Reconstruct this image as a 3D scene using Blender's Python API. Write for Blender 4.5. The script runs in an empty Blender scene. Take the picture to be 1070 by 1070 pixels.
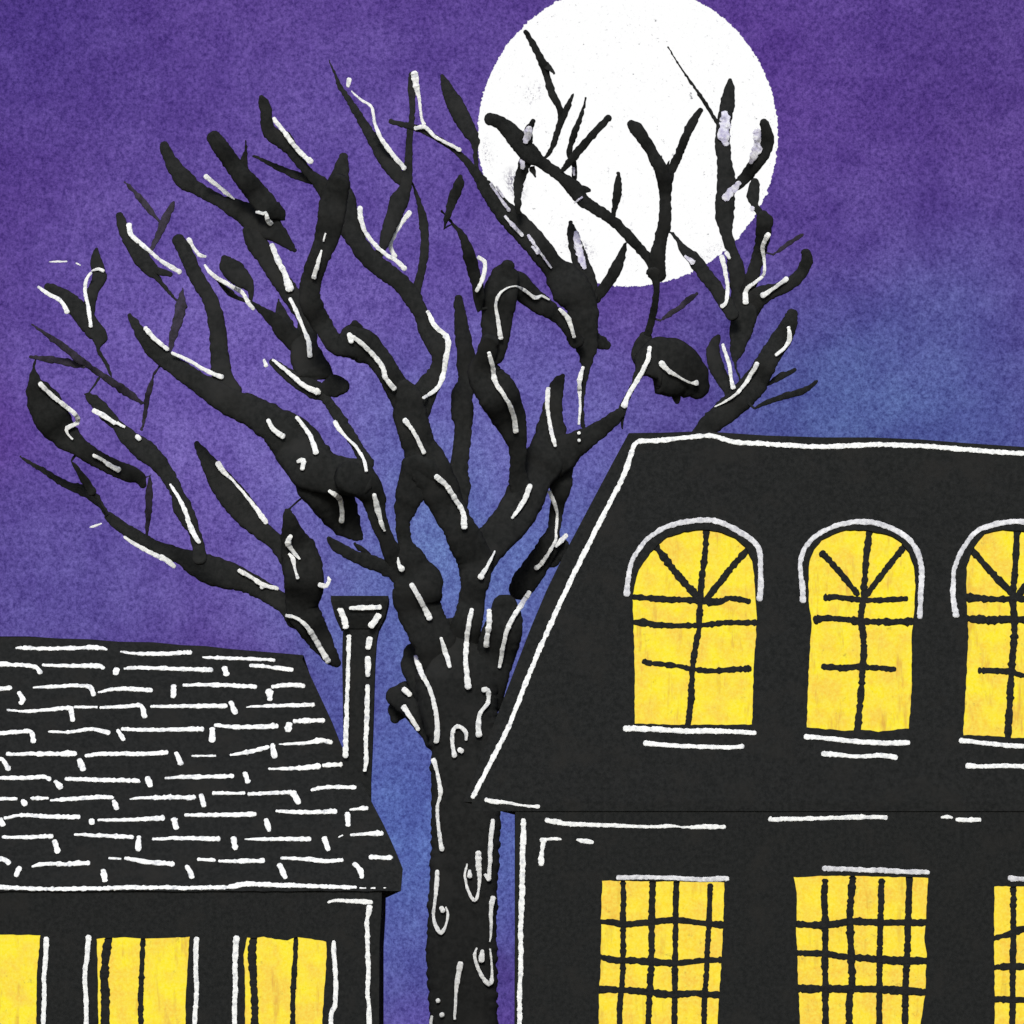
import bpy, math, random
from mathutils import Vector, noise
from mathutils.bvhtree import BVHTree
from mathutils.geometry import tessellate_polygon

rng = random.Random(7)
sc = bpy.context.scene
col = sc.collection

# ------------------------------------------------------------------ camera
CAM = Vector((0, -60, 1.7))
HX, HY = 535.0, 1160.0                       # vanishing point of the level view
def S(Y): return (Y - CAM.y) / 8000.0       # metres per traced pixel at that distance (1 cm on the front walls)
def U(px, py, Y):                            # a traced point at real distance Y (metres)
    return Vector(((px - HX) * S(Y), Y, CAM.z + (HY - py) * S(Y)))
cd = bpy.data.cameras.new("camera"); cam = bpy.data.objects.new("camera", cd); col.objects.link(cam)
cam.location = CAM; cam.rotation_euler = (math.radians(90), 0, 0)
cd.sensor_width = 36; cd.lens = 36 * 80 / 10.7
cd.shift_y = (HY - 535) / 1070.0
cd.clip_start = 0.1; cd.clip_end = 4000
sc.camera = cam

# --------------------------------------------------------------- materials
def lin(c):
    r = []
    for v in c:
        v /= 255.0
        r.append(v / 12.92 if v <= 0.04045 else ((v + 0.055) / 1.055) ** 2.4)
    return (*r, 1.0)

def N(nt, t, **kw):
    n = nt.nodes.new(t)
    for k, v in kw.items(): setattr(n, k, v)
    return n

def noise_fac(nt, scale, detail=3.0, rough=0.6, lo=0.35, hi=0.65, vec=None):
    if vec is None:
        vec = N(nt, 'ShaderNodeNewGeometry').outputs['Position']
    n = N(nt, 'ShaderNodeTexNoise'); n.inputs['Scale'].default_value = scale
    n.inputs['Detail'].default_value = detail; n.inputs['Roughness'].default_value = rough
    nt.links.new(vec, n.inputs['Vector'])
    m = N(nt, 'ShaderNodeMapRange'); m.inputs['From Min'].default_value = lo; m.inputs['From Max'].default_value = hi
    nt.links.new(n.outputs[0], m.inputs['Value'])
    return m.outputs['Result']

def mixc(nt, fac, a, b, mode='MIX'):
    m = N(nt, 'ShaderNodeMix', data_type='RGBA', blend_type=mode)
    for sock, v in ((0, fac), (6, a), (7, b)):
        if hasattr(v, 'is_linked') or hasattr(v, 'links'): nt.links.new(v, m.inputs[sock])
        else: m.inputs[sock].default_value = v
    return m.outputs[2]

def paint(name, c0, c1, scale, c2=None, scale2=8, bump=0.0):
    m = bpy.data.materials.new(name); m.use_nodes = True; nt = m.node_tree
    b = nt.nodes['Principled BSDF']; b.inputs['Roughness'].default_value = 0.95
    b.inputs['Specular IOR Level'].default_value = 0.04
    f = noise_fac(nt, scale, 4, 0.7)
    c = mixc(nt, f, c0, c1)
    if c2: c = mixc(nt, noise_fac(nt, scale2, 3, .6, .52, .75), c, c2)
    nt.links.new(c, b.inputs['Base Color'])
    if bump:
        bp = N(nt, 'ShaderNodeBump'); bp.inputs['Strength'].default_value = bump; bp.inputs['Distance'].default_value = .01
        nt.links.new(f, bp.inputs['Height']); nt.links.new(bp.outputs[0], b.inputs['Normal'])
    return m

M = {}
M['black'] = paint('black_painted_boards', (.0095,.0102,.0102,1), (.0172,.0178,.0178,1), 22, (.0175,.0172,.0165,1), 2.5)
M['bark'] = paint('black_bark', (.0110,.0117,.0115,1), (.0192,.0197,.0194,1), 17, (.022,.022,.0215,1), 2.0)
M['thin'] = paint('weathered_twig_bark', (.020,.018,.022,1), (.040,.034,.052,1), 12)
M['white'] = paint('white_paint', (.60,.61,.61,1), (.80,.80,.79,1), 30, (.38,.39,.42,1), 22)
M['chalk'] = paint('grey_white_paint', (.36,.36,.39,1), (.62,.62,.64,1), 26, (.78,.78,.8,1), 5)
M['lilac'] = paint('lilac_moon_glints', (.36,.34,.48,1), (.66,.66,.70,1), 14, (.03,.03,.035,1), 9)  # moon sparkle painted on the branches as lilac-grey patches
M['grass'] = paint('pale_bounce_grass', (.16,.15,.10,1), (.26,.25,.17,1), 3, (.20,.17,.11,1), .3)  # unseen ground, made paler to bounce light onto undersides

def emis(name, build):
    m = bpy.data.materials.new(name); m.use_nodes = True; nt = m.node_tree; nt.nodes.clear()
    o = N(nt, 'ShaderNodeOutputMaterial'); e = N(nt, 'ShaderNodeEmission')
    nt.links.new(build(nt), e.inputs['Color']); nt.links.new(e.outputs[0], o.inputs['Surface'])
    return m

def glow(c0, c1, c2, amt):
    def f(nt):
        a = mixc(nt, noise_fac(nt, 3.4, 4, .6, .40, .62), lin(c0), lin(c1))
        a = mixc(nt, noise_fac(nt, 30, 3, .7, .35, .9), a, lin((255,244,105)))
        mp = N(nt, 'ShaderNodeVectorMath', operation='MULTIPLY'); mp.inputs[1].default_value = (9, 2, 1.6)
        nt.links.new(N(nt, 'ShaderNodeNewGeometry').outputs['Position'], mp.inputs[0])
        a = mixc(nt, noise_fac(nt, 1.0, 4, .7, .56, .56 + amt, mp.outputs[0]), a, lin(c2))
        return mixc(nt, noise_fac(nt, 11, 5, .75, .62, .80), a, lin((150,115,70)))
    return f
M['glass_a'] = emis('lamp_lit_glass', glow((255,232,42), (250,204,72), (222,168,76), .20))
M['glass_b'] = emis('lamp_lit_glass_deep', glow((255,224,52), (249,200,72), (222,176,70), .24))

def moon_nodes(nt):
    a = mixc(nt, noise_fac(nt, 2.0, 3, .7, .64, .74), (1,1,1,1), (.62,.62,.66,1))
    a = mixc(nt, noise_fac(nt, .75, 5, .75, .655, .68), a, (.30,.30,.32,1))
    pos = N(nt, 'ShaderNodeNewGeometry').outputs['Position']
    for (x, y, r, lo) in ((537, 203, 21, .46), (508, 165, 22, .55), (605, 270, 20, .50), (745, 268, 30, .56), (795, 160, 24, .56), (557, 112, 16, .56)):
        n = N(nt, 'ShaderNodeVectorMath', operation='DISTANCE'); nt.links.new(pos, n.inputs[0])
        c = U(656, 143.5, 1060.0); p = U(x, y, 1060.0); rad = 155.5 * S(1060.0); d = p - c
        n.inputs[1].default_value = c + Vector((d.x, -math.sqrt(max(0, rad*rad - d.x*d.x - d.z*d.z)), d.z))
        m = N(nt, 'ShaderNodeMapRange'); m.inputs['From Min'].default_value = r * S(1060.0); m.inputs['From Max'].default_value = r * .3 * S(1060.0)
        nt.links.new(n.outputs['Value'], m.inputs['Value'])
        k = N(nt, 'ShaderNodeMath', operation='MULTIPLY'); nt.links.new(m.outputs['Result'], k.inputs[0])
        nt.links.new(noise_fac(nt, 2.4, 3, .8, lo, lo + .08), k.inputs[1])
        a = mixc(nt, k.outputs[0], a, (.22,.20,.28,1))
    return a
M['moon'] = emis('moon_surface', moon_nodes)

DOME_R = 1320.0
def sky_nodes(nt):
    pos = N(nt, 'ShaderNodeNewGeometry').outputs['Position']
    warp = N(nt, 'ShaderNodeTexNoise'); warp.inputs['Scale'].default_value = .035; warp.inputs['Detail'].default_value = 4
    nt.links.new(pos, warp.inputs['Vector'])
    ws = N(nt, 'ShaderNodeVectorMath', operation='MULTIPLY_ADD')
    nt.links.new(warp.outputs['Color'], ws.inputs[0]); ws.inputs[1].default_value = (22,22,22)
    nt.links.new(pos, ws.inputs[2])
    cur = lin((86, 64, 143))
    blobs = [(380,330,520,(98,82,162),.9), (300,440,330,(107,92,172),.8), (480,590,360,(94,112,178),1), (560,440,190,(102,97,174),.6),
             (960,520,470,(80,92,158),1), (870,440,190,(76,94,156),.5), (410,880,330,(84,103,174),1), (440,1070,60,(86,76,160),.6),
             (60,640,300,(88,82,156),.7), (-30,430,120,(94,58,146),.9), (560,860,140,(80,98,168),.6), (40,40,240,(72,54,132),.8),
             (760,60,200,(90,64,146),.7), (1040,60,220,(82,62,136),.7), (840,240,150,(92,70,150),.4), (200,400,380,(106,90,172),.7), (531,1020,48,(52,30,104),.95)]
    for (bx, by, r, c, s) in blobs:
        d = (U(bx, by, 100) - CAM).normalized() * DOME_R + Vector((11, 11, 11))
        n = N(nt, 'ShaderNodeVectorMath', operation='DISTANCE')
        nt.links.new(ws.outputs[0], n.inputs[0]); n.inputs[1].default_value = d + CAM
        m = N(nt, 'ShaderNodeMapRange', interpolation_type='SMOOTHERSTEP')
        m.inputs['From Min'].default_value = r * .15; m.inputs['From Max'].default_value = 0
        m.inputs['To Max'].default_value = s
        nt.links.new(n.outputs['Value'], m.inputs['Value'])
        cur = mixc(nt, m.outputs['Result'], cur, lin(c))
    cur = mixc(nt, noise_fac(nt, .22, 5, .65, .38, .62), mixc(nt, 1.0, cur, (.84,.80,.88,1), 'MULTIPLY'), cur)
    cur = mixc(nt, noise_fac(nt, .075, 4, .7, .40, .66), mixc(nt, 1.0, cur, (.86,.84,.90,1), 'MULTIPLY'), mixc(nt, 1.0, cur, (1.10,1.16,1.06,1), 'MULTIPLY'))
    hi = mixc(nt, 1.0, cur, (1.74,1.74,1.42,1), 'MULTIPLY')
    lo = mixc(nt, 1.0, cur, (.64,.59,.69,1), 'MULTIPLY')
    cur = mixc(nt, noise_fac(nt, 1.5, 3, .85, .34, .66), lo, hi)
    cur = mixc(nt, noise_fac(nt, .9, 4, .8, .60, .72), cur, mixc(nt, 1.0, cur, (.62,.64,.70,1), 'MULTIPLY'))
    return mixc(nt, noise_fac(nt, 1.1, 4, .8, .60, .72, None), cur, mixc(nt, 1.0, cur, (1.1,1.15,1.1,1), 'MULTIPLY'))
M['sky'] = emis('dusk_sky', sky_nodes)

# ------------------------------------------------------------ mesh helpers
class MB:
    def __init__(s): s.v = []; s.f = []; s.m = []
    def add(s, vs, fs, mi=0):
        o = len(s.v); s.v += [tuple(v) for v in vs]
        s.f += [tuple(i + o for i in f) for f in fs]; s.m += [mi] * len(fs)
    def box(s, x0, x1, y0, y1, z0, z1, mi=0):
        vs = [(x, y, z) for x in (x0, x1) for y in (y0, y1) for z in (z0, z1)]
        s.add(vs, [(0,1,3,2), (4,6,7,5), (0,4,5,1), (2,3,7,6), (0,2,6,4), (1,5,7,3)], mi)
    def build(s, name, mats, parent=None, smooth=False):
        me = bpy.data.meshes.new(name); me.from_pydata(s.v, [], s.f); me.update()
        for m in (mats if isinstance(mats, (list, tuple)) else [mats]): me.materials.append(m)
        me.polygons.foreach_set('material_index', s.m)
        if smooth: me.polygons.foreach_set('use_smooth', [k == 0 for k in s.m])
        o = bpy.data.objects.new(name, me); col.objects.link(o)
        if parent is not None: o.parent = parent; o.matrix_parent_inverse = base_inv(parent)
        return o
def base_inv(p):
    from mathutils import Matrix
    t = Vector((0, 0, 0)); q = p
    while q is not None:
        t += q.location; q = q.parent
        break
    # only empties carry a location here; meshes sit at the origin of their thing
    return Matrix.Translation(-t) if p.type == 'EMPTY' else Matrix.Identity(4)
def thing(name, loc, label, cat):
    o = bpy.data.objects.new(name, None); o.location = loc; o.empty_display_size = .3
    col.objects.link(o); o['label'] = label; o['category'] = cat
    return o

def P(s, w=5.0):                              # "x,y x,y,w ... :w"
    if ':' in s: s, w = s.split(':'); w = float(w)
    out = []
    for t in s.split():
        q = [float(a) for a in t.split(',')]
        out.append((q[0], q[1], q[2] if len(q) > 2 else w))
    return out

def resample(pts, step=3.0):
    if len(pts) == 1: pts = [pts[0], (pts[0][0] + .1, pts[0][1] + 2.2, pts[0][2])]
    out = []
    n = len(pts)
    for i in range(n - 1):
        p0 = pts[max(i-1, 0)]; p1 = pts[i]; p2 = pts[i+1]; p3 = pts[min(i+2, n-1)]
        d = math.hypot(p2[0]-p1[0], p2[1]-p1[1]); k = max(1, int(d / step + .5))
        for j in range(k):
            t = j / k; t2 = t*t; t3 = t2*t
            q = []
            for a in range(2):
                q.append(.5 * (2*p1[a] + (p2[a]-p0[a])*t + (2*p0[a]-5*p1[a]+4*p2[a]-p3[a])*t2 + (3*p1[a]-p0[a]-3*p2[a]+p3[a])*t3))
            q.append(p1[2] + (p2[2]-p1[2]) * (t*t*(3-2*t)))
            out.append(tuple(q))
    out.append(pts[-1])
    return out

def tube(mb, pts, rads, normals=None, flat=1.0, seg=8, mi=0, jit=.07, bark=False):
    """rounded tube; with normals the section is an ellipse lying on the surface"""
    n = len(pts); T = []
    for i in range(n):
        q_ = 5 if bark else 1
        t = pts[min(i+q_, n-1)] - pts[max(i-q_, 0)]
        T.append(t.normalized() if t.length > 1e-9 else Vector((0, 0, 1)))
    # round caps
    P2 = []; R2 = []; T2 = []; N2 = []
    def cap(i, sgn):
        r = rads[i]
        for a in ((.85, .45), (.5, .82)):
            P2.append(pts[i] + T[i] * sgn * r * a[0] * .8); R2.append(r * a[1]); T2.append(T[i]); N2.append(normals[i] if normals else None)
    cap(0, -1)
    for i in range(n): P2.append(pts[i]); R2.append(rads[i]); T2.append(T[i]); N2.append(normals[i] if normals else None)
    k0 = len(P2); cap(n-1, 1); P2[k0:] = P2[k0:][::-1]; R2[k0:] = R2[k0:][::-1]
    view = Vector((0, -1, 0)); vs = []; fs = []
    smooth_r = R2
    if bark:                                  # depth swells slowly, only the outline is ragged
        smooth_r = [sum(R2[max(0, i-4):i+5]) / len(R2[max(0, i-4):i+5]) for i in range(len(R2))]
        smooth_r = [min(a_, b_ * 1.6) for a_, b_ in zip(smooth_r, R2)]
    for i, p in enumerate(P2):
        nn = N2[i] if normals else view
        s = T2[i].cross(nn)
        if s.length < 1e-6: s = Vector((1, 0, 0))
        s.normalize(); u = s.cross(T2[i]).normalized()
        for j in range(seg):
            a = 2*math.pi*(j+.5)/seg
            r = R2[i] * (1 + rng.uniform(-jit, jit))
            ca, sa = math.cos(a), math.sin(a)
            if bark: ca, sa = math.copysign(abs(ca)**.9, ca), math.copysign(abs(sa)**.6, sa)
            if normals: ca, sa = math.copysign(abs(ca)**.55, ca), math.copysign(abs(sa)**.35, sa)
            ru = smooth_r[i] * (1 + rng.uniform(-.004, .004)) if bark else r
            vs.append(p + s * ca * r + u * sa * ru * flat)
    m = len(P2)
    for i in range(m-1):
        for j in range(seg):
            k = (j+1) % seg
            fs.append((i*seg+j, i*seg+k, (i+1)*seg+k, (i+1)*seg+j))
    fs.append(tuple(range(seg))[::-1]); fs.append(tuple((m-1)*seg + j for j in range(seg)))
    mb.add(vs, fs, mi)

class Plane:                                  # a plane in the scene that traced marks lie on
    def __init__(s, p, n): s.p = Vector(p); s.n = Vector(n).normalized(); s.n = -s.n if s.n.y > 0 else s.n
    def back(s, d): return Plane(s.p - s.n * d, s.n)
    def hit(s, px, py):
        d = U(px, py, 1.0) - CAM
        return CAM + d * ((s.p - CAM).dot(s.n) / d.dot(s.n))
def vplane(Y): return Plane((0, Y, 0), (0, -1, 0))

def stroke(mb, spec, pl, mi=0, k=.43, flat=.35, w=5.0, lift=.0, jit=.16, ragged=.17):
    pts = resample(P(spec, w) if isinstance(spec, str) else spec, 2.2)
    ph = rng.uniform(0, 99); W = []; R = []
    for i, (x, y, ww) in enumerate(pts):
        x += .5 * noise.noise(Vector((i*.25, ph, 0))); y += .5 * noise.noise(Vector((i*.25, ph, 9)))
        q = pl.hit(x, y); W.append(q + pl.n * lift)
        R.append((ww - .25) * k * S(q.y) * (1 + ragged * 1.7 * noise.noise(Vector((i*.55, ph, 4))) + ragged * 1.2 * noise.noise(Vector((i*1.4, ph, 8)))))
    tube(mb, W, R, [pl.n] * len(W), flat, 8, mi, jit)

def fill(mb, polys, mapf, mi=0):
    """triangulated face of outer + holes; mapf turns 2-D into 3-D"""
    tri = tessellate_polygon([[Vector((x, y, 0)) for x, y in p] for p in polys])
    flat = [q for p in polys for q in p]
    mb.add([mapf(*q) for q in flat], tri, mi)
def plate(mb, outer, holes, Y, depth, reveal, mi=0):
    """vertical wall sheet at distance Y with real openings; outline runs back by depth, openings by reveal"""
    fill(mb, [outer] + holes, lambda x, y: U(x, y, Y), mi)
    for poly, d in [(outer, depth)] + [(h, reveal) for h in holes]:
        n = len(poly)
        A = [U(x, y, Y) for x, y in poly]; B = [a + Vector((0, d, 0)) for a in A]
        mb.add(A + B, [(i, (i+1) % n, n + (i+1) % n, n + i) for i in range(n)], mi)
def slab(mb, poly, Y, th, mi=0):
    pl = Y if isinstance(Y, Plane) else vplane(Y)
    fill(mb, [poly], lambda x, y: pl.hit(x, y), mi); n = len(poly)
    A = [pl.hit(x, y) for x, y in poly]; B = [a + Vector((0, th, 0)) for a in A]
    mb.add(A + B, [(i, (i+1) % n, n + (i+1) % n, n + i) for i in range(n)] + [tuple(range(2*n-1, n-1, -1))], mi)
def grow(poly, g):
    cx = sum(p[0] for p in poly)/len(poly); cy = sum(p[1] for p in poly)/len(poly)
    w = max(abs(p[0]-cx) for p in poly); h = max(abs(p[1]-cy) for p in poly)
    return [(cx + (x-cx)*(w+g)/w, cy + (y-cy)*(h+g)/h) for x, y in poly]
def XY(s): return [tuple(float(a) for a in t.split(',')) for t in s.split()]
def rough_poly(poly, step=3, amp=.7):
    out = []; n = len(poly)
    for i in range(n):
        a = poly[i]; b = poly[(i+1) % n]; d = math.hypot(b[0]-a[0], b[1]-a[1]); k = max(1, int(d/step))
        for j in range(k):
            t = j/k; out.append((a[0]+(b[0]-a[0])*t + rng.uniform(-amp, amp), a[1]+(b[1]-a[1])*t + rng.uniform(-amp, amp)))
    return out

# ================================================================== setting
g = MB(); ring = 96
g.add([(0, 0, 0)] + [(DOME_R*1.02*math.cos(2*math.pi*i/ring), DOME_R*1.02*math.sin(2*math.pi*i/ring), 0) for i in range(ring)],
      [(0, i+1, (i+1) % ring + 1) for i in range(ring)])
o = g.build('ground', M['grass']); o['kind'] = 'structure'

s = MB(); NA, NE = 72, 28
vs = []
for j in range(NE+1):
    e = math.radians(-2 + 90 * j / NE)
    for i in range(NA+1):
        a = math.radians(-12 + 204 * i / NA)
        vs.append(CAM + Vector((math.cos(a)*math.cos(e), math.sin(a)*math.cos(e), math.sin(e))) * DOME_R)
s.add(vs, [(j*(NA+1)+i, (j+1)*(NA+1)+i, (j+1)*(NA+1)+i+1, j*(NA+1)+i+1) for j in range(NE) for i in range(NA)])
o = s.build('sky', M['sky'], smooth=True); o['kind'] = 'structure'

# moon: a real ball far behind the tree
mo = MB(); MD = 1060.0; mc = U(656, 141.5, MD); mr = 155.3 * S(MD)
n1, n2 = 420, 210; vs = []
for j in range(1, n2):
    th = math.pi * j / n2
    for i in range(n1):
        ph = 2*math.pi*i/n1
        d = Vector((math.sin(th)*math.cos(ph), math.sin(th)*math.sin(ph), math.cos(th)))
        r = mr * (1 + .0035*noise.noise(d*9) + .014*noise.noise(d*45) + .020*noise.noise(d*105) + .003*rng.uniform(-1, 1))
        vs.append(d * r)
top = len(vs); vs += [Vector((0,0,mr)), Vector((0,0,-mr))]
fs = [(j*n1+i, j*n1+(i+1) % n1, (j+1)*n1+(i+1) % n1, (j+1)*n1+i) for j in range(n2-2) for i in range(n1)]
fs += [(top, (i+1) % n1, i) for i in range(n1)] + [(top+1, (n2-2)*n1+i, (n2-2)*n1+(i+1) % n1) for i in range(n1)]
mo.add(vs, fs)
o = mo.build('moon', M['moon'], smooth=True); o.location = mc
o['label'] = 'big round white full moon shining behind the upper right branches'; o['category'] = 'moon'

# ============================================================== right house
HYF = 20.0                                    # front wall
house = thing('mansard_house', (4.0, HYF, 0), 'tall black house with steep roof, arched dormer windows and white trim, right of the tree', 'house')
WALL = vplane(HYF); RX = 1330.0

# mansard roof: rows of the left hip as traced
E0, E1 = 19.988, 20.62
PE = U(0, 838, E0); PT = U(0, 455, E1)
MAN = Plane(PE, Vector((0, -(PT.z-PE.z), (PT.y-PE.y))))
hip = [(484,838),(503,790),(520,746),(540,694),(555,655),(571,617),(588,582),(606,548),(624,514),(641,482),(657,452.5)]
dorm = [
 dict(p="663,756 663.5,700 662,660 661,625 664,607 668,594 680,577 688,569 697,561 715,555.5 733,553 750,554.5 768,562 779,571 786,585 788.5,605 789,622 791,640 790,665 787.5,700 786,757 722,757.5",
      b=["738.5,550 736.5,580 734,600 731.5,625 730.5,655 726,680 723.5,700 722,730 718.5,762:6.5", "658,623.5 690,626 728,627.5:6.5", "728,627 745,629,8 755,628,7 762,625 783,628.5:6",
         "658,650,6 675,651,8 690,653.5,6 730,653.5 760,650.5 793,651:6", "673,691,7 680,693,6 710,696 722,699 745,701 783,698.5,7:5.5",
         "680,565,9 690,577,8 705,597,8 727,622,8", "787,568,6 778,578,7 765,592,7 752,609 738,626:7"],
      t=[('hood_moulding','chalk',"655,621,8 656.5,605,6.5 660,588,6 667,575,6 677,563,6 696,551,6.5 716,545.5,7 737,543.5,7.5 755,546.5,7 774,557,7 786,565,7 793,574,7 794.5,588,6.5 795,608,6.5 793.5,626,8"),
         ('sill','white',"653,761.5,7 680,762,7 715,764,7 750,764,7 770,765,6 789,766,6"), ('sill_apron','white',"674,776.5,7 700,779,5.5 740,780.5,5.5 765,781,5.5 776,780,6")]),
 dict(p="843,760 845,702 848,651 845,627 845,605 846,585 851,573 859,564 870,558 884,553.5 907,554 921,557 932,560 942,567 950,577 955,590 956.5,610 956,629 953,666 953,714 950,761 930,763 918,764.5 900,762 883,763.5",
      b=["909,551 906,575 904,600 902,624 900,646 902.5,671 901,705 898.5,735 895.5,768:7", "863,624.5,8 875,624 900,627 925,627 947,625.5:6", "853,648,9 865,646 900,649,7 925,650,7 955,649.5,8:6.5",
         "860,696.5 880,698,7 900,697 935,699.5,6:6", "859,578,7 875,595 896,621:6.5", "945,571,7 925,596 904,624:6.5"],
      t=[('hood_moulding','chalk',"839,628,8 838,610,7 836.5,590,6 842,571,6 859,556,6 883,547,6.5 907,545.5,7 929,551,6.5 949,563,7 959,578,7 963,598,7 962,622,6.5 961,645,7"),
         ('sill','white',"842,770,7 858,771,5.5 895,775,6.5 925,776.5,6.5 949,776,7"), ('sill_apron','white',"860,787.5,7 866,788,7 895,790.5,5 920,789.5,6 936,791.5,7")]),
 dict(p="1006.5,768 1009,727 1012,666 1010,630 1010,593 1017,572 1029,557 1048,553 1070,555 1090,563 1104,577 1112,600 1113,660 1111,700 1110,771 1060,771 1040,769",
      b=["1063,551 1061,590 1058.5,620 1060,660 1057,700 1053,775:7", "1008,624,8 1035,626,7 1060,626,7 1114,626,6", "1008,646,8 1035,648,9 1060,647,8 1114,650,7",
         "1024,700.5,7 1040,701,6.5 1056,702,7 1070,706,6 1100,706,6", "1015,574,7 1035,597,7 1057,620,8", "1104,574,7 1085,597,7 1062,624,7"],
      t=[('hood_moulding','chalk',"999,643,8 996,622,6.5 996.5,600,5.5 999,588,6 1009,569,6 1021,555,6.5 1041,547.5,7 1060,545,7 1080,547,7 1100,556,7 1115,573,7 1121,600,7 1121,640,7"),
         ('sill','white',"1004,774,7 1025,776,5.5 1050,779,6 1070,780,6 1120,783,6"), ('sill_apron','white',"1011,800.5,8 1025,801,5.5 1060,800.5,6 1105,803,6")])]
dholes = [rough_poly(XY(dd['p']), 4, .45) for dd in dorm]
ridge = [(695,452),(734,450.5),(770,453),(800,455),(860,457),(910,457),(960,459),(1010,463),(1070,467),(1180,470),(1240,471)]
rhip = [(1240 + (657 - x) * .9 + 0, y) for x, y in hip][::-1]
r = MB()
front = hip + ridge + rhip[1:]
fill(r, [front] + dholes, lambda x, y: MAN.hit(x, y))
for h in dholes:
    A = [MAN.hit(x, y) for x, y in h]; B = [v - MAN.n * .16 for v in A]; n = len(h)
    r.add(A + B, [(i, (i+1) % n, n + (i+1) % n, n + i) for i in range(n)])
# both hip ends, the flat top and the rear slope
A = [MAN.hit(x, y) for x, y in front]; B = [Vector((max(v.x, .06), 23.65 - (v.y - E0), v.z)) for v in A]; n = len(A)
r.add(A + B, [(i, (i+1) % n, n + (i+1) % n, n + i) for i in range(n)])
r.add(B, [tuple(t_) for t_ in tessellate_polygon([[Vector((v.x, v.z, 0)) for v in B]])])
roof = r.build('roof', M['black'], house)
t = MB()
stroke(t, "494,833 513,796 531,760 555,700 585,631 615,569 635,530 653,494 664,464 680,461 695,460 720,457 745,456 767,462 800,464 860,467 910,465 960,466 1010,470 1070,474 1180,477:6.2", MAN, lift=.004)
t.build('roof_edge_trim', M['white'], roof)
# eaves board
e = MB(); a = U(493, 838, E0 - .004); b = U(493, 847.5, E0 - .004)
e.box(a.x, U(RX, 800, HYF).x + .35, E0 - .004, E0 + .010, b.z, a.z + .004)
ev = e.build('eaves', M['black'], house)
t = MB(); EV = vplane(E0 - .004)
stroke(t, "508,836,6 520,838,6 532,839,4 548,842,3 563,842.5,5", EV)
t.build('eaves_trim', M['white'], ev)

# storey wall with openings
low1 = XY("629.5,920 690,921 757,921.5 756,963 754.5,995 752,1036 750,1070 749,1137 625,1137 626,1040 628,1001 628,960")
low2 = XY("829,916.5 870,915 920,916 970,917 968,960 966,979 968.5,997 967,1040 962,1070 961,1137 837,1137 836,1070 834,1022 832,969 833,933")
low3 = XY("1039,926 1100,926 1165,926 1164,1000 1162,1137 1040,1137 1039,1000")
lows = [rough_poly(q, 4, .45) for q in (low1, low2, low3)]
w = MB()
wl = [(538.5, 846), (RX, 846), (RX, 1330), (536.5, 1330)]
plate(w, wl, lows, HYF, 3.4, .16)
w.add([(U(538, 900, HYF).x, 23.4, 0), (U(RX, 900, HYF).x, 23.4, 0), (U(RX, 900, HYF).x, 23.4, 5.0), (U(538, 900, HYF).x, 23.4, 5.0)], [(0,1,2,3)])
w.build('wall', M['black'], house)
t = MB()
stroke(t, "571,857,6 582,859,7 595,861,6 640,862.5,5 680,864,4 700,863,5 711,864,2 715,864.5,3 735,864,6 757,864,5", WALL)
stroke(t, "805,856,7 812,856,6 860,855,5 900,854,6 926,854,5", WALL)
for q in ("984,854,3 990,853.5,5 995,854.5,3", "1000,856.5,5 1012,857,6 1024,856.5,5"): stroke(t, q, WALL)
t.build('cornice_moulding', M['white'], house)
t = MB(); stroke(t, "565.5,903,7 566,893,6 568,879,6", WALL); stroke(t, "566,878,6 576,876.5,5 586,877,2.5", WALL); t.build('corner_bracket', M['white'], house)
t = MB(); stroke(t, "603,877.5,4 610,879,6 619,880,5", WALL)
t.build('short_moulding', M['white'], house)
t = MB(); stroke(t, "547,857,6 546.5,880,7 545.5,930,7 544,970,6.5 544.5,1000,6 543,1040,6 543,1120,6 543,1325,6", WALL)
t.build('corner_board', M['white'], house)

def window(poly, bars, trims, holeplane_Y, parent, glass, trimname, name='window', trimmat='chalk', mid=None):
    wm = MB(); bp = vplane(holeplane_Y + .035)
    for q in bars: stroke(wm, q, bp, k=.52, flat=.45, jit=.12, ragged=.2)
    pn = MB(); slab(pn, grow(poly, 6), holeplane_Y + .06, .03)
    fr = wm.build(name, M['black'], parent)
    pn.build('pane', glass, fr)
    tp = vplane(holeplane_Y)
    for nm, mat, q in trims:
        tm = MB(); stroke(tm, q, tp, flat=.4, jit=.12, ragged=.13, lift=.002); tm.build(nm, M[mat], fr)
    return fr

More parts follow.
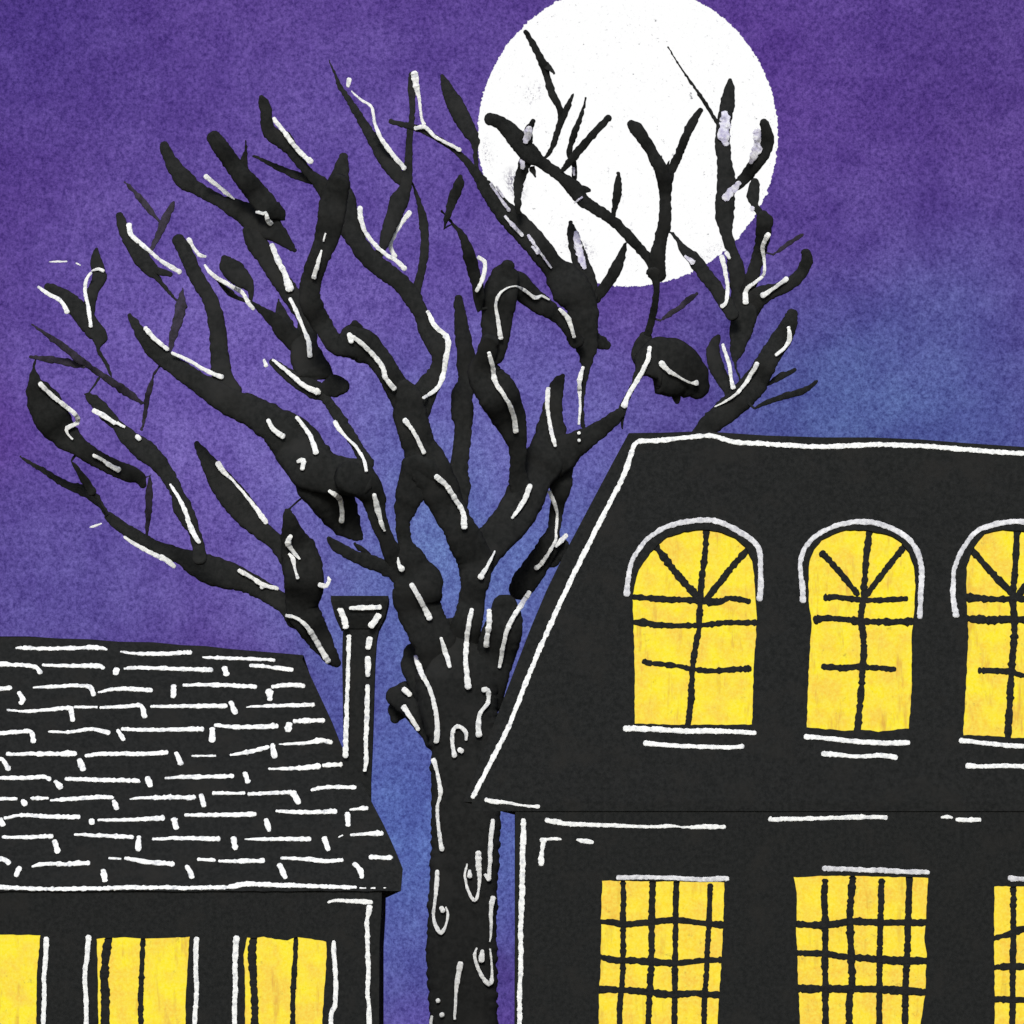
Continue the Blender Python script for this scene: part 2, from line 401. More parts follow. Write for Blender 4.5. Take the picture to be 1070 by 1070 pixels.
lowbars = [
 ["651,918 651.5,940 651,962 651,1000 650,1030 648,1045 647,1090 647,1137:6", "682.5,918 681,960 680.5,1003 679,1035 677.5,1070 677,1137:7",
  "707,918 706,960 705.5,1003 705,1040 704.5,1137:6.5", "742,925 741,962 739.5,985 738,1020 736,1050 736,1137:6",
  "626,963,5 640,964,7 653,966,7 680,963.5,7 705,961.5,7 730,964,6 757,967,8", "626,999.5,5 640,1003,8 653,1003.5,7 680,1005,8 707,1006.5,7 735,1003.5,6 757,1003,7",
  "624,1034,8 653,1034.5,7 680,1037,8 700,1039.5,8 725,1038,7 753,1040,8", "624,1088 700,1090 753,1091:7"],
 ["862,921 861.5,940 862.5,970 862,1000 862.5,1040 862,1137:7", "891,918 889.5,935 888,955 889.5,1000 890,1030 887.5,1050 887,1137:7.5",
  "921,920 920.5,950 919.5,985 919,1010 918.5,1137:6.5", "950.5,913 949,960 948,1000 946,1040 946,1137:7",
  "830,965.5,7 860,967,8 890,963,8 920,964,7 969,964,7", "830,996,6 860,996.5,7 880,999.5,7 906,1001.5,8 940,1004,9 970,1004,7",
  "832,1033,9 870,1033.5,8 906,1033.5,8 940,1035,9 969,1037,8", "832,1088 900,1089 969,1090:7"],
 ["1059,925 1058.5,1000 1057,1137:6.5", "1086,925 1086,1137:6.5", "1112,925 1111,1137:6.5", "1140,925 1139,1137:6.5",
  "1037,981,6 1055,976,7 1072,971,8 1120,973,7 1166,974,7", "1037,1011 1070,1010 1166,1013:7", "1037,1044 1070,1045 1166,1046:7", "1037,1088 1166,1090:7"]]
lint = ["646,917,7 651,917,6 690,917,5.5 735,919,6 752,918,7 760,918,7", "861,907.5,7 890,908.5,6 930,910,6.5 970,911.5,6", "1055,917.5,7 1075,919,6 1168,920,6"]
for i in range(3):
    window(lows[i], lowbars[i], [('lintel', 'chalk', lint[i])], HYF, house, M['glass_b'], 'lintel')

# windows in the slope
for dd, hole in zip(dorm, dholes):
    wm = MB()
    for q in dd['b']: stroke(wm, q, MAN.back(.035), k=.52, flat=.45, jit=.14, ragged=.24)
    fr = wm.build('arched_window', M['black'], house)
    pn = MB(); slab(pn, grow(hole, 6), MAN.back(.06), .03); pn.build('pane', M['glass_a'], fr)
    for nm, mat, q in dd['t']:
        tm = MB(); stroke(tm, q, MAN, flat=.4, jit=.12, ragged=.13, lift=.002); tm.build(nm, M[mat], fr)

# ============================================================ left cottage
cot = thing('cottage', (-4.2, 20, 0), 'low black cottage with white marked shingle roof and slim chimney, left of the tree', 'house')
CYF = 20.005
C0, C1 = 19.985, 21.4
PE = U(0, 930, C0); PT = U(0, 668, C1)
CR = Plane(PE, Vector((0, -(PT.z-PE.z), (PT.y-PE.y))))
edge = [(419,931),(421,908),(415,893),(408,877),(400,860),(391,843),(384,829),(376,815),(367,799),(359,784),(352,768),(345,750),(338,735),(331,720),(323,703),(316,689),(317,684.5)]
topl = [(317,684.5),(300,683),(270,680.5),(240,678),(215,675),(190,674),(160,671),(125,670.5),(95,668),(60,667),(30,665),(0,665),(-60,664),(-160,664)]
r = MB()
outer = edge + topl[1:] + [(-160, 931)]
outer = outer + [(x, 931 + rng.uniform(-.6, .6)) for x in range(-120, 412, 12)]
fill(r, [outer], lambda x, y: CR.hit(x, y))
# hip end and rear slope: the traced edge mirrored over the ridge line
A = [CR.hit(x, y) for x, y in edge]; B = [Vector((min(v.x, U(397, 950, CYF).x), 2*C1 + .02 - v.y, v.z)) for v in A]
n = len(A)
r.add(A + B, [(i, i+1, n+i+1, n+i) for i in range(n-1)])
TL = [CR.hit(x, y) for x, y in topl]; L = Vector((CR.hit(-160, 931).x, 0, 0))
TB = [Vector((v.x, 2*C1 + .02 - v.y, v.z)) for v in TL]
r.add(TL + TB, [(i, i+1, len(TL)+i+1, len(TL)+i) for i in range(len(TL)-1)])
bl = Vector((TL[-1].x, 2*C1 + .02 - A[0].y, A[0].z)); fl = Vector((TL[-1].x, A[0].y, A[0].z))
r.add([B[0], bl, TB[-1], TB[0]], [(0,1,2,3)]); r.add([A[0], B[0], bl, fl], [(0,1,2,3)]); r.add([fl, bl, TB[-1], TL[-1]], [(0,1,2,3)])
sh = """17,677.5,3 22,677,5 50,678,5.5 80,677.5,5.5 104,677,6 111,679,3|126,681,2 135,682.5,4 160,683.5,6 199,682,6|212,687,2 222,687.5,5 250,688.5,4.5 286,690,5
-8,694,6 20,695,6 36,697,6 42,703,7|45,695,4 70,696,5 100,696,7 108,698,5|122,700,9 121,704,9|130,699,3 140,698,5 180,699,6 221,700.5,6|234.5,698,7 237,705,7|262,695.5,5 280,697,5.5 305,700,6
-8,721,6 11,719,6|20,724,6 24,731,8 22,735,6|35,718.5,2.5 50,718,5 90,717,6 98,726,7|103,723.5,3 125,720,6 158,721.5,6|181.5,717,7 181,728,7|192,716,4 230,716,6 267,718,6|281,722,8 282,731,7|285,718,5 300,716,6 317,717,6
8,742,3 30,743.5,4.5 70,740,7 74,743,6 76,753,6|78,739,4 101,739,4|105,739.5,4 130,738.5,5.5 147,738,6 151,749,7|158,738.5,4 200,738,6 236,738,6.5|241,734,6 246,745,7|258,739,2 280,738,5 327,736.5,6
-8,767,6 20,765,6 32,765,6 35,775,7|51,764.5,2.5 75,765,5 95,762,6 113,766,6|123,763,4 129,773,7|128,762,5 160,763,5 211,762,6.5|222,762,7 221.5,774,8|225,758,5 250,760,6 289,759,7|302,757,9 301,763,8|308,753.5,6 338,753,6.5
-8,796,5 2,794,6 9,804,8|8,788,5 40,788,6 78,788,7|83,794,6 87,804,8|90,790,5 110,788,6 150,788,6 174,786.5,7|184,787,7 189,798,7|201,790,3 225,790,3|241,789,3 260,786,6 280,781,6|284.5,778,7 287,791,7|292,777.5,2.5 315,777,5 335,774,7 346,776,6
-8,813,5 30,813,6 46,812,6 52,815,5|58,817,6 63,823,8|69,814,5 100,815,6 140,816,6 145,817,6|154,813,8 157,821,8|173,813,3 200,812,6 243,811.5,6|256,808,6 259,817,7|281,803.5,3 310,803,6 333,801,8|338,800,5 356,799,7
-8,835,5 17,835,5|24,837,7 26,841,7|33,834,6 50,834.5,4|53,836.5,3 75,835,6 112,833,6 117,834,5|119,837,6 122,845,7|136,835,2 150,834,5 180,833.5,6 203,833.5,7|210,831,6 213,842,6|223,829,5 255,829,4|260,830,5 304,828,6|306,829,7 312,839,8|326,826,5 340,823,6 371,823,6
0,857,8 3,862,7|5,855,4 25,852,5 50,853.5,6 82,854,7|96,857,8 96,860,9|103,857,4 130,857,5 170,855,7|182,857,7 184,865,8|194,852,5 230,851.5,6 266,851,7|278,857,7 281,868,7|289,847.5,4 315,849,6 350,848,7|363,850,7 364,862,6|366,846,3 383,844.5,6
3,875,4 30,875,6 54,874,6|57,879,6 60,890,8|78,872,3 100,873,5.5 138,875,6.5|145,875,6 144.5,888,7|160,877,4 190,876,5.5 228,877,7|244,876,7 246,887,7|256,877,2 275,877,5 323,877,6.5|339,876,7 343,888,6|354,875,2 358,873,2|367,872.5,4 399,871,7
-8,897,6 3,898,7 9,902,7|20,907,6 17,915,7|34,905.5,3 45,903,5.5 70,903,6 92,902,7|108,910,8 109.5,920,7|114,897,3 126,897.5,3|131,897,5 155,901,6.5 181,903,7|195,905,7 201,917,7|207,898,4 224,899,5|229,900,3.5 250,900,6 275,899.5,6|292,904,7 298,917,7|294,897,4 320,898,6 340,900,6 357,899,6|370,903,6 376,909,7 378,917,6|387,896,6 409,896.5,6
-8,927,6 50,929,5.5 100,928.5,6 150,927.5,5.5 200,928,6 240,927,6 256,924,7 290,925,6.5 350,927,5.5 372,927.5,4|376,928,2 382,928,2|388,928.5,2 392,928,2|401,928,1.5 403,928,1.5"""
for row in sh.split('\n'):
    for q in row.split('|'): stroke(r, q, CR, mi=1, lift=.003, flat=.3, ragged=.24)
    for q in row.split('|'):                  # the courses go on past the left edge of the view
        pts = P(q); sx = [p[0] for p in pts]
        if min(sx) > 243 and max(sx) < 388 and pts[0][1] > 690: stroke(r, [(x - 400, y, w_) for x, y, w_ in pts], CR, mi=1, lift=.003, flat=.3, ragged=.24)
roof = r.build('shingle_roof', [M['black'], M['white']], cot)

CYF = 20.005; CW = vplane(CYF)
cA = rough_poly(XY("-60,976 42,977 41,990 39,1010 38,1040 37.5,1137 -60,1137"), 4, .4)
cB = rough_poly(XY("101,981 108,980 120,980 126,979 147,980.5 170,980 198,979 196,1010 194,1040 193,1137 103,1137 102,1020"), 4, .4)
cC = rough_poly(XY("258,979.5 262,980 275,979 300,983 310,979 325,981 341,984 341,1000 340,1020 338,1045 336.5,1070 336,1137 255.5,1137 256,1020 254,998"), 4, .4)
w = MB(); plate(w, [(-150, 925), (399, 925), (398.5, 950), (396.5, 985), (396, 1050), (397, 1329), (-150, 1329)], [cA, cB, cC], CYF, 2.6, .14)
x0 = U(-150, 1000, CYF).x; x1 = U(396.5, 1000, CYF).x
w.add([(x0, CYF+2.6, 0), (x1, CYF+2.6, 0), (x1, CYF+2.6, 4.0), (x0, CYF+2.6, 4.0)], [(0,1,2,3)])
w.build('wall', M['black'], cot)
t = MB()
stroke(t, "343,943,3 350,941,4 370,941.5,5.5 388,943,6", CW); stroke(t, "386,948,7 383.5,965,5.5 384,990,5.5 385,1010,6 384,1040,5 386,1075,6 386,1325,6", CW)
t.build('corner_board', M['white'], cot)
cw = [(cA, ["-20,970 -20,1137:6"], ["48.5,981,7 48,1000,6 46,1020,5.5 46.5,1040,5.5 45,1075,6 45,1137,6", "-66,981 -66,1137:6"]),
      (cB, ["114,978,7 111,995,9 109,1020,9 110,1040,9 110,1075,9 110,1137,9", "149.5,978,5 148.5,1005,5.5 147.5,1030,6 147,1050,6 147,1137,6"],
           ["92.5,979,7 91,1000,6 88.5,1020,6 90,1050,6 90,1137,6", "205.5,981,7 204.5,1010,6 205.5,1035,6 203.5,1070,6 203,1137,6"]),
      (cC, ["265.5,977,7 263.5,995,9 264.5,1020,8 266,1050,8 266,1137,8", "309,977,5 308.5,1000,5.5 306.5,1030,6 306,1050,5.5 305.5,1137,6"],
           ["247,980,7.5 245.5,1010,6.5 246,1035,6.5 245,1060,6 245,1137,6", "348.5,984,5 349,1000,6 351,1025,6 350,1050,6 346,1065,6 345,1137,6"])]
for poly, bars, cas in cw:
    window(poly, bars, [('casing', 'white', q) for q in cas], CYF, cot, M['glass_a'], 'casing')

# chimney, standing in the hip end of the roof
c = MB(); CHY = 20.56; CP = vplane(CHY)
def prism(mb, prof, Y, dep):
    for k in range(len(prof)-1):
        (xa, xb, ya), (xc, xd, yb) = prof[k], prof[k+1]
        ins = 0
        A = [U(xa,ya,Y), U(xb,ya,Y), U(xd,yb,Y), U(xc,yb,Y)]
        da = dep * (xb-xa)/33; db = dep * (xd-xc)/33
        off = lambda v, q: Vector((v.x, Y + (dep + q)/2, v.z))
        F = [Vector((A[0].x, Y+(dep-da)/2, A[0].z)), Vector((A[1].x, Y+(dep-da)/2, A[1].z)), Vector((A[2].x, Y+(dep-db)/2, A[2].z)), Vector((A[3].x, Y+(dep-db)/2, A[3].z))]
        Bk = [off(A[0], da), off(A[1], da), off(A[2], db), off(A[3], db)]
        mb.add(F + Bk, [(0,1,2,3), (7,6,5,4), (0,4,5,1), (1,5,6,2), (2,6,7,3), (3,7,4,0)])
shaft = [(358.5,396,656),(358,393.5,668),(357.5,392,690),(358,391,720),(358.5,390,755),(359,389,785),(359,387.5,815),(359,387.5,900)]
prism(c, shaft, CHY, .36)
ch = c.build('chimney', M['black'], cot)
t = MB()
for q in ("364.5,665,6 364,690,5 363,720,5 362,755,6 361,790,7", "386.5,668,8 384.5,677,7", "384.5,688,7 384,706,6", "384,717,6 383.5,745,6 382.5,775,6 382.5,795,6 381,805,5"): stroke(t, q, CP, lift=.03)
t.build('corner_line', M['white'], ch)
c = MB(); prism(c, [(346,406,623.5),(346,406,629),(350,402.5,644),(356,396,657)], CHY, .36)
cap = c.build('chimney_cap', M['black'], ch)
t = MB(); CQ = vplane(CHY - .085)
stroke(t, "366,636,4 375,635.5,6 397,635,6", CQ, lift=.07); stroke(t, "355.5,635,8 359,645,8 361.5,655,8", CQ, lift=.03); stroke(t, "395.5,643,8 388,654,8", CQ, lift=.02)
for v in range(len(t.v)): pass
t.build('cap_line', M['white'], ch)

# ==================================================================== tree
TY = 27.6
tree = thing('bare_tree', (U(484, 900, TY).x, TY, 0), 'big bare black tree with forked knobbly branches and painted white highlights, between the two houses', 'tree')
TR = """484,1316,130 484,1285,98 484,1200,80 484,1130,75 484.5,1070,73 483,1020,74 482.5,980,75 484,930,73 486,890,73 487,850,74 487,800,76 486,780,74 482,755,78 478,730,84 479,710,92 479,695,78 472,680,54 468,660,40"""
BR = """482,700,44 485,665,34 491,640,30 494,620,27 497,603,32 496,585,38 488,568,38 480,552,34 469,532,36 458,508,42 447,486,44 438,466,36 433,450,35 428,432,36 427,415,28 422,403,18
470,715,60 456,675,46 440,642,46 436,625,52 437,607,52 431,588,32 423,566,15 421,548,15 424,530,24 431,510,34 440,490,44
503,735,44 510,705,44 517,688,42 523,666,42 528,648,38 527,631,28
470,745,50 450,712,46 438,694,40 431,680,22
468,780,36 452,758,34 438,738,38 424,729,34 410,727,20
428,725,30 416,742,22 412,752,10
495,600,34 505,576,38 520,560,38 535,543,40 547,522,42 558,500,38 568,482,44 574,465,38 576,450,32 577,430,22 580,412,18 584,398,12 588,392,5
470,545,20 474,525,30 478,508,28 479,490,20 482,470,18 484,450,18 483,430,24 483,413,22 489,398,22 488,380,22 485,360,18 482,340,15 480,322,11 479,311,9
552,525,36 543,506,22 541,488,17 541,470,18 537,450,28 529,430,38 519,410,44 506,390,36 508,372,22 512,356,20
515,372,24 518,352,30 519,335,34 521,318,36 524,302,36 528,288,30 531,277,14
522,300,34 538,296,28 552,308,24 565,318,22 580,328,16 592,340,14 603,358,16
575,480,44 588,472,40 604,463,26 622,452,20 636,442,16 649,431,11
649,431,10 655,416,6 662,402,6 668,390,10 676,382,36 687,379,54 700,384,62 714,391,54 724,398,42 731,406,26
650,436,5 650,448,2
675,352,14 668,368,18 672,376,20
707,412,12 707,420,6
675,354,8 681,335,8 684,318,7 686,300,7 683,284,15
582,488,36 586,505,24 582,530,15 579,552,14 572,572,24 560,592,26 549,607,28 541,618,22
575,585,20 584,573,20 589,568,12
609,445,5 608,425,4 610,404,5 612,388,9 613,376,14 613,362,24 611,345,28 610,330,32 606,315,36 598,304,42 588,290,36 576,276,24 562,258,26 548,242,26 534,228,24 520,213,20 508,197,16 498,182,10 485,166,7 470,153,6 452,142,6 436,134,7 420,130,6 408,127,5
617,355,22 628,358,14 635,361,9
622,312,12 634,297,12 643,282,13 649,268,9 654,254,3
612,310,26 612,292,22 607,275,18 602,258,15 598,244,11 596,232,4
685,283,16 678,271,10 658,248,11 642,232,11 627,221,12 611,211,13 602,199,18 585,184,12 566,170,13 556,163,20 547,154,20 534,138,19 522,128,14 511,124,13
602,200,14 610,198,9 616,199,4
542,222,5 541,208,8 542,192,11 546,178,12 550,166,14
549,160,10 550,145,14 553,135,9 557,126,5
556,176,8 560,185,2
600,187,5 600,172,6 595,159,6 600,140,7 606,124,5 610,112,3 612,102,1.5
588,178,5 601,162,9 620,140,8 636,123,7
568,166,4 573,161,4 579,149,6 585,130,7 592,114,7 596,105,4 599,98,2
586,126,6 585,114,7 577,98,8 571,78,8 567,66,9 558,48,7 549,33,5
570,68,8 577,74,4 579,77,2
640,232,4 642,219,6 645,203,10 646,192,8 646,181,4
687,288,18 687,270,17 690,252,14 694,236,14 695,220,13 695,204,13 695,190,16 690,176,15 682,161,12 673,146,13 664,134,14 659,129,9
697,190,12 702,177,9 709,162,9 715,147,9 720,135,9 728,121,8 732,115,6
692,178,10 691,168,3 691,163,1
697,181,10 698,172,3 699,168,1
766,424,20 762,410,11 755,396,14 748,382,16 745,368,15 748,356,10 751,351,5
505,800,50 545,744,36 590,682,32 640,610,28 680,542,26 715,482,22 733,452,18 745,441,24 758,430,26 774,416,28 787,402,28 797,386,24 806,370,22 816,355,22 824,340,18 828,327,12
788,427,3 800,421,5 820,414,7 838,409,7 848,403,5 854,398,3
800,403,3 810,397,6 818,392,7 826,389,5 831,386,3
768,376,7 771,362,17 774,346,24 777,332,28 776,316,28 773,300,20 769,280,17 764,260,12 759,243,13 757,225,20 758,205,20 759,190,20 757,170,16 755,150,16 756,130,15 760,110,16 762,95,12 763,83,4
774,400,2 769,385,2.5
782,322,26 796,308,20 812,303,14 826,296,13 837,286,13 843,273,13 842,264,11
778,312,18 784,296,15 790,276,14 795,258,15 798,243,16 799,230,18 797,224,12
796,226,7 790,216,8 787,205,13 788,195,12 789,189,8
766,330,14 759,318,15 748,301,15 735,284,15 724,270,14 714,260,9 709,252,5 703,244,4
762,199,9 772,192,12 783,180,14 795,164,15 802,148,14 800,134,12 798,127,9
751,131,4 735,105,4 727,93,3 719,82,3 709,67,2 698,49,1
430,440,34 438,420,30 448,403,24 457,388,18 460,374,18 456,360,22 447,345,20 440,328,16 430,310,19 418,295,19 402,283,20 386,270,20 373,252,20 364,232,26 357,210,30 354,192,24 357,176,16 359,163,9
433,312,10 436,300,9 441,280,9 444,255,9 442,229,9 437,209,5 431,191,2
394,268,10 400,258,9 405,242,14 411,227,16 417,210,20 424,194,13 427,166,8 428,141,7 431,116,6 430,92,8 431,78,8
424,194,8 416,184,14 403,166,17 390,146,12 373,118,8 363,102,6 355,90,5 349,75,2.5 344,63,1
499,184,4 497,160,5 496,148,10 491,138,15 484,125,18 475,108,18 468,94,13 462,79,4
464,239,2 468,224,7 474,206,11 480,192,11 481,184,5
502,322,11 499,300,12 495,284,13 490,266,13 484,248,8 474,235,3 461,220,2
430,436,28 416,408,26 405,388,24 394,373,26 380,362,36 366,357,36 352,360,22 342,348,20 333,333,22 325,317,24 324,300,22 330,278,22 338,258,24 344,238,28 347,220,30 350,204,28 355,190,22
372,352,20 371,342,16 371,337,8
345,208,18 335,192,16 322,180,10 308,162,12 297,147,20 284,140,16 279,131,14 278,116,13 275,106,11 273,101,5
278,138,8 277,143,3
332,188,12 312,184,9 288,174,6 270,165,3 264,163,1.5
384,486,16 374,468,12 362,448,12 350,430,12 340,416,10 330,408,20 315,400,18 298,389,12 284,378,7
335,410,14 350,403,24 360,404,16
332,395,36 322,378,36 318,360,28 320,342,20 318,330,18 305,310,20 292,290,20 279,270,21 267,252,22 260,240,14
312,360,22 299,347,22 286,334,15 273,324,8 262,316,4 250,312,4 240,306,7 228,293,4 218,282,2
299,340,16 294,328,12 291,313,2
262,316,3 262,303,8 254,293,20 244,283,23 236,275,18 234,269,7
275,246,14 264,228,28 246,218,20 228,209,13 208,198,14 193,188,20 182,174,16 176,163,12 171,151,10
264,228,28 280,237,28 292,246,18 302,256,10 308,262,4
292,229,13 286,222,22 272,207,24 260,192,22 248,178,19 238,164,18 230,153,18 223,143,15
256,184,8 255,168,8 257,156,3 257,147,1
378,500,38 360,498,40 340,494,46 324,485,54 312,468,54 300,454,48 282,441,38 262,429,32 244,422,30 225,411,26 205,398,22 185,384,19 163,368,18 150,352,14 142,340,10 135,329,4
330,500,50 346,520,48 354,534,42 362,547,32 374,560,14 378,563,4
425,603,30 412,583,20 402,560,17 394,538,19 390,520,26 380,505,34 362,498,34
425,608,24 408,596,16 386,587,16 370,581,13 352,571,12 343,562,5
386,580,5 376,573,6 371,568,3
240,412,28 232,392,22 229,366,19 227,342,18 220,314,16 205,289,16 194,264,16 186,250,14
352,694,10 344,684,18 334,668,26 324,652,32 316,635,34 318,612,42 316,592,44 312,575,38 306,560,26 303,545,16 301,533,8
312,645,30 298,632,20 280,620,20 264,611,22 250,605,26 234,600,30 218,595,32 203,588,26 188,581,17 165,573,15 145,562,14 125,549,13 113,539,10
310,595,28 300,577,24 287,565,18 272,553,20 258,537,28 244,520,30 232,505,26 222,490,20 212,474,12 205,463,5
209,585,16 207,570,13 203,556,12 197,543,17 190,529,20 185,515,14 176,498,16 164,482,20 150,470,24 135,458,18 122,444,12 110,432,15 98,418,13 92,412,8
113,539,6 106,529,6 98,520,11 86,512,12 68,506,8 46,492,6 32,484,4 21,477,1.5
96,514,10 88,501,8 80,489,5 75,482,2
150,507,7 147,500,14 135,495,19 118,488,18 100,479,18 84,468,20 68,455,30 56,440,38 48,424,38 40,408,28 36,396,12 35,385,3"""
TH = """153,560,3 155,540,6 155.5,523,8 156,508,6 157,497,2
148,449,3 151,435,4 154,417,6 157,404,5 160,392,2
148,421,4 131,409,9 112,396,7 95,384,6 83,376,9 70,365,7 55,354,6 42,345,3 33,339,1.5
88,383,5 72,379,8 55,376,7 40,374,5 31,373,3
117,396,2 112,382,4 103,366,4 105,354,16 98,345,20 88,332,20 78,320,20 68,311,16 58,304,12 49,299,7
92,330,14 94,316,13 98,302,12 104,290,15 101,275,14 100,265,8 101,260,3
178,366,4 181,350,8 186,335,11 189,320,12 190,308,5 191,301,1.5
188,316,2 182,311,3 172,300,4 164,290,6 158,282,16 148,270,18 139,257,15 132,245,13 127,233,12 125,225,7
156,281,10 168,284,8 178,287,5
157,263,3 165,247,7 173,229,9 178,219,7 182,211,3
166,231,3 157,220,6 147,208,7 138,198,4 130,190,1.5
690,335,2 700,328,5 712,320,6 722,311,6 728,307,3
808,266,2 818,259,4 828,252,5 839,245,2.5"""
lines = [(P(l), 'bark') for l in BR.split('\n')]
for k, l in enumerate(TH.split('\n')): lines.append((P(l), 'bark' if k in (4, 5, 7, 8) else 'thin'))
# greedy growth: every limb leaves the nearest limb already grown, and takes its distance from there
nodes = []                                   # x, y, r, Y, limb index
def put(samples, Ys, idx):
    for (x, y, w_), Y in zip(samples, Ys): nodes.append((x, y, w_/2, Y, idx))
tr = resample(P(TR), 2.4); put(tr, [TY]*len(tr), -1)
limbs = {}
def nearest(p):
    best = None
    for nd in nodes:
        d = math.hypot(nd[0]-p[0], nd[1]-p[1]) - nd[2]*.8
        if best is None or d < best[0]: best = (d, nd)
    return best
pend = list(range(len(lines)))
cache = {}
def upd(i, newnodes):
    pts = lines[i][0]
    for e_, p in ((0, pts[0]), (1, pts[-1])):
        b = cache.get((i, e_))
        for nd in newnodes:
            d = math.hypot(nd[0]-p[0], nd[1]-p[1]) - nd[2]*.8 + (3 if e_ else 0)
            if b is None or d < b[0]: b = (d, nd)
        cache[(i, e_)] = b
for i in pend: upd(i, nodes)
order = []; drng = random.Random(3)
while pend:
    i, e_ = min(((i, e_) for i in pend for e_ in (0, 1)), key=lambda q: cache[q][0])
    pend.remove(i)
    pts = list(lines[i][0])
    if e_: pts = pts[::-1]
    gap, nd = cache[(i, e_)]; gap -= 3*e_
    sm = resample(pts, 2.4)
    if gap > 1.5:
        k = pts[0]; sm = resample([(nd[0], nd[1], 2.4), (k[0], k[1], 2.4)], 3)[:-1] + sm
    L_ = sum(math.hypot(sm[j+1][0]-sm[j][0], sm[j+1][1]-sm[j][1]) for j in range(len(sm)-1))
    dY = drng.choice((-1, 1)) * drng.uniform(.5, 1.0) * min(1.1, L_/160)
    Y0 = nd[3] + .3*sm[0][2]*.5*S(TY); Y1 = min(30.5, max(25.9, Y0 + dY))
    far = nearest(sm[-1])
    if far and far[0] < -1 and L_ > 40: Y1 = far[1][3]
    acc = 0; Ys = []
    for j in range(len(sm)):
        if j: acc += math.hypot(sm[j][0]-sm[j-1][0], sm[j][1]-sm[j-1][1])
        Ys.append(Y0 + (Y1-Y0) * (acc/max(L_, 1)) + .10*noise.noise(Vector((acc*.03, i, 0)))*min(1, acc/30))
    k0 = len(nodes); put(sm, Ys, i); limbs[i] = (sm, Ys, nd[4]); order.append(i)
    for j in pend: upd(j, nodes[k0:])

def skin(mb, sm, Ys, key, thin=False):
    W = []; R = []; rk = random.Random(int(key * 13 + 5))
    for j, ((x, y, w_), Y) in enumerate(zip(sm, Ys)):
        x += .9*noise.noise(Vector((j*.6, key*3.1, 20))); y += .7*noise.noise(Vector((j*.6, key*3.1, 30)))
        W.append(U(x, y, Y)); n_ = noise.noise(Vector((j*.35, key*7.3, 0))) + .7*min(1, 30/max(w_, 1))*noise.noise(Vector((j*1.3, key*7.3, 5)))
        R.append(max(.006, w_*.5*S(Y) * (1 + (.22 if thin else .07)*n_) + rk.uniform(-.45, .45)*S(Y)*min(1, 22/max(w_, 1))))
    tube(mb, W, R, None, .42, 16, 0, .004, True)
meshes = {-1: MB()}
skin(meshes[-1], tr, [TY]*len(tr), 99)
tb = U(484, 1316, TY)                        # root flare on the ground
for k in range(7):
    a = 2*math.pi*k/7 + .3; d = Vector((math.cos(a), math.sin(a), 0)); q = Vector((tb.x, TY, 0))
    tube(meshes[-1], [q + d*.25 + Vector((0,0,.75)), q + d*.6 + Vector((0,0,.3)), q + d*1.1 + Vector((0,0,.08)), q + d*1.7 + Vector((0,0,-.05))], [.3,.24,.15,.06], None, 1, 10)
for i in order:
    meshes[i] = MB(); skin(meshes[i], limbs[i][0], limbs[i][1], i, lines[i][1] == 'thin')

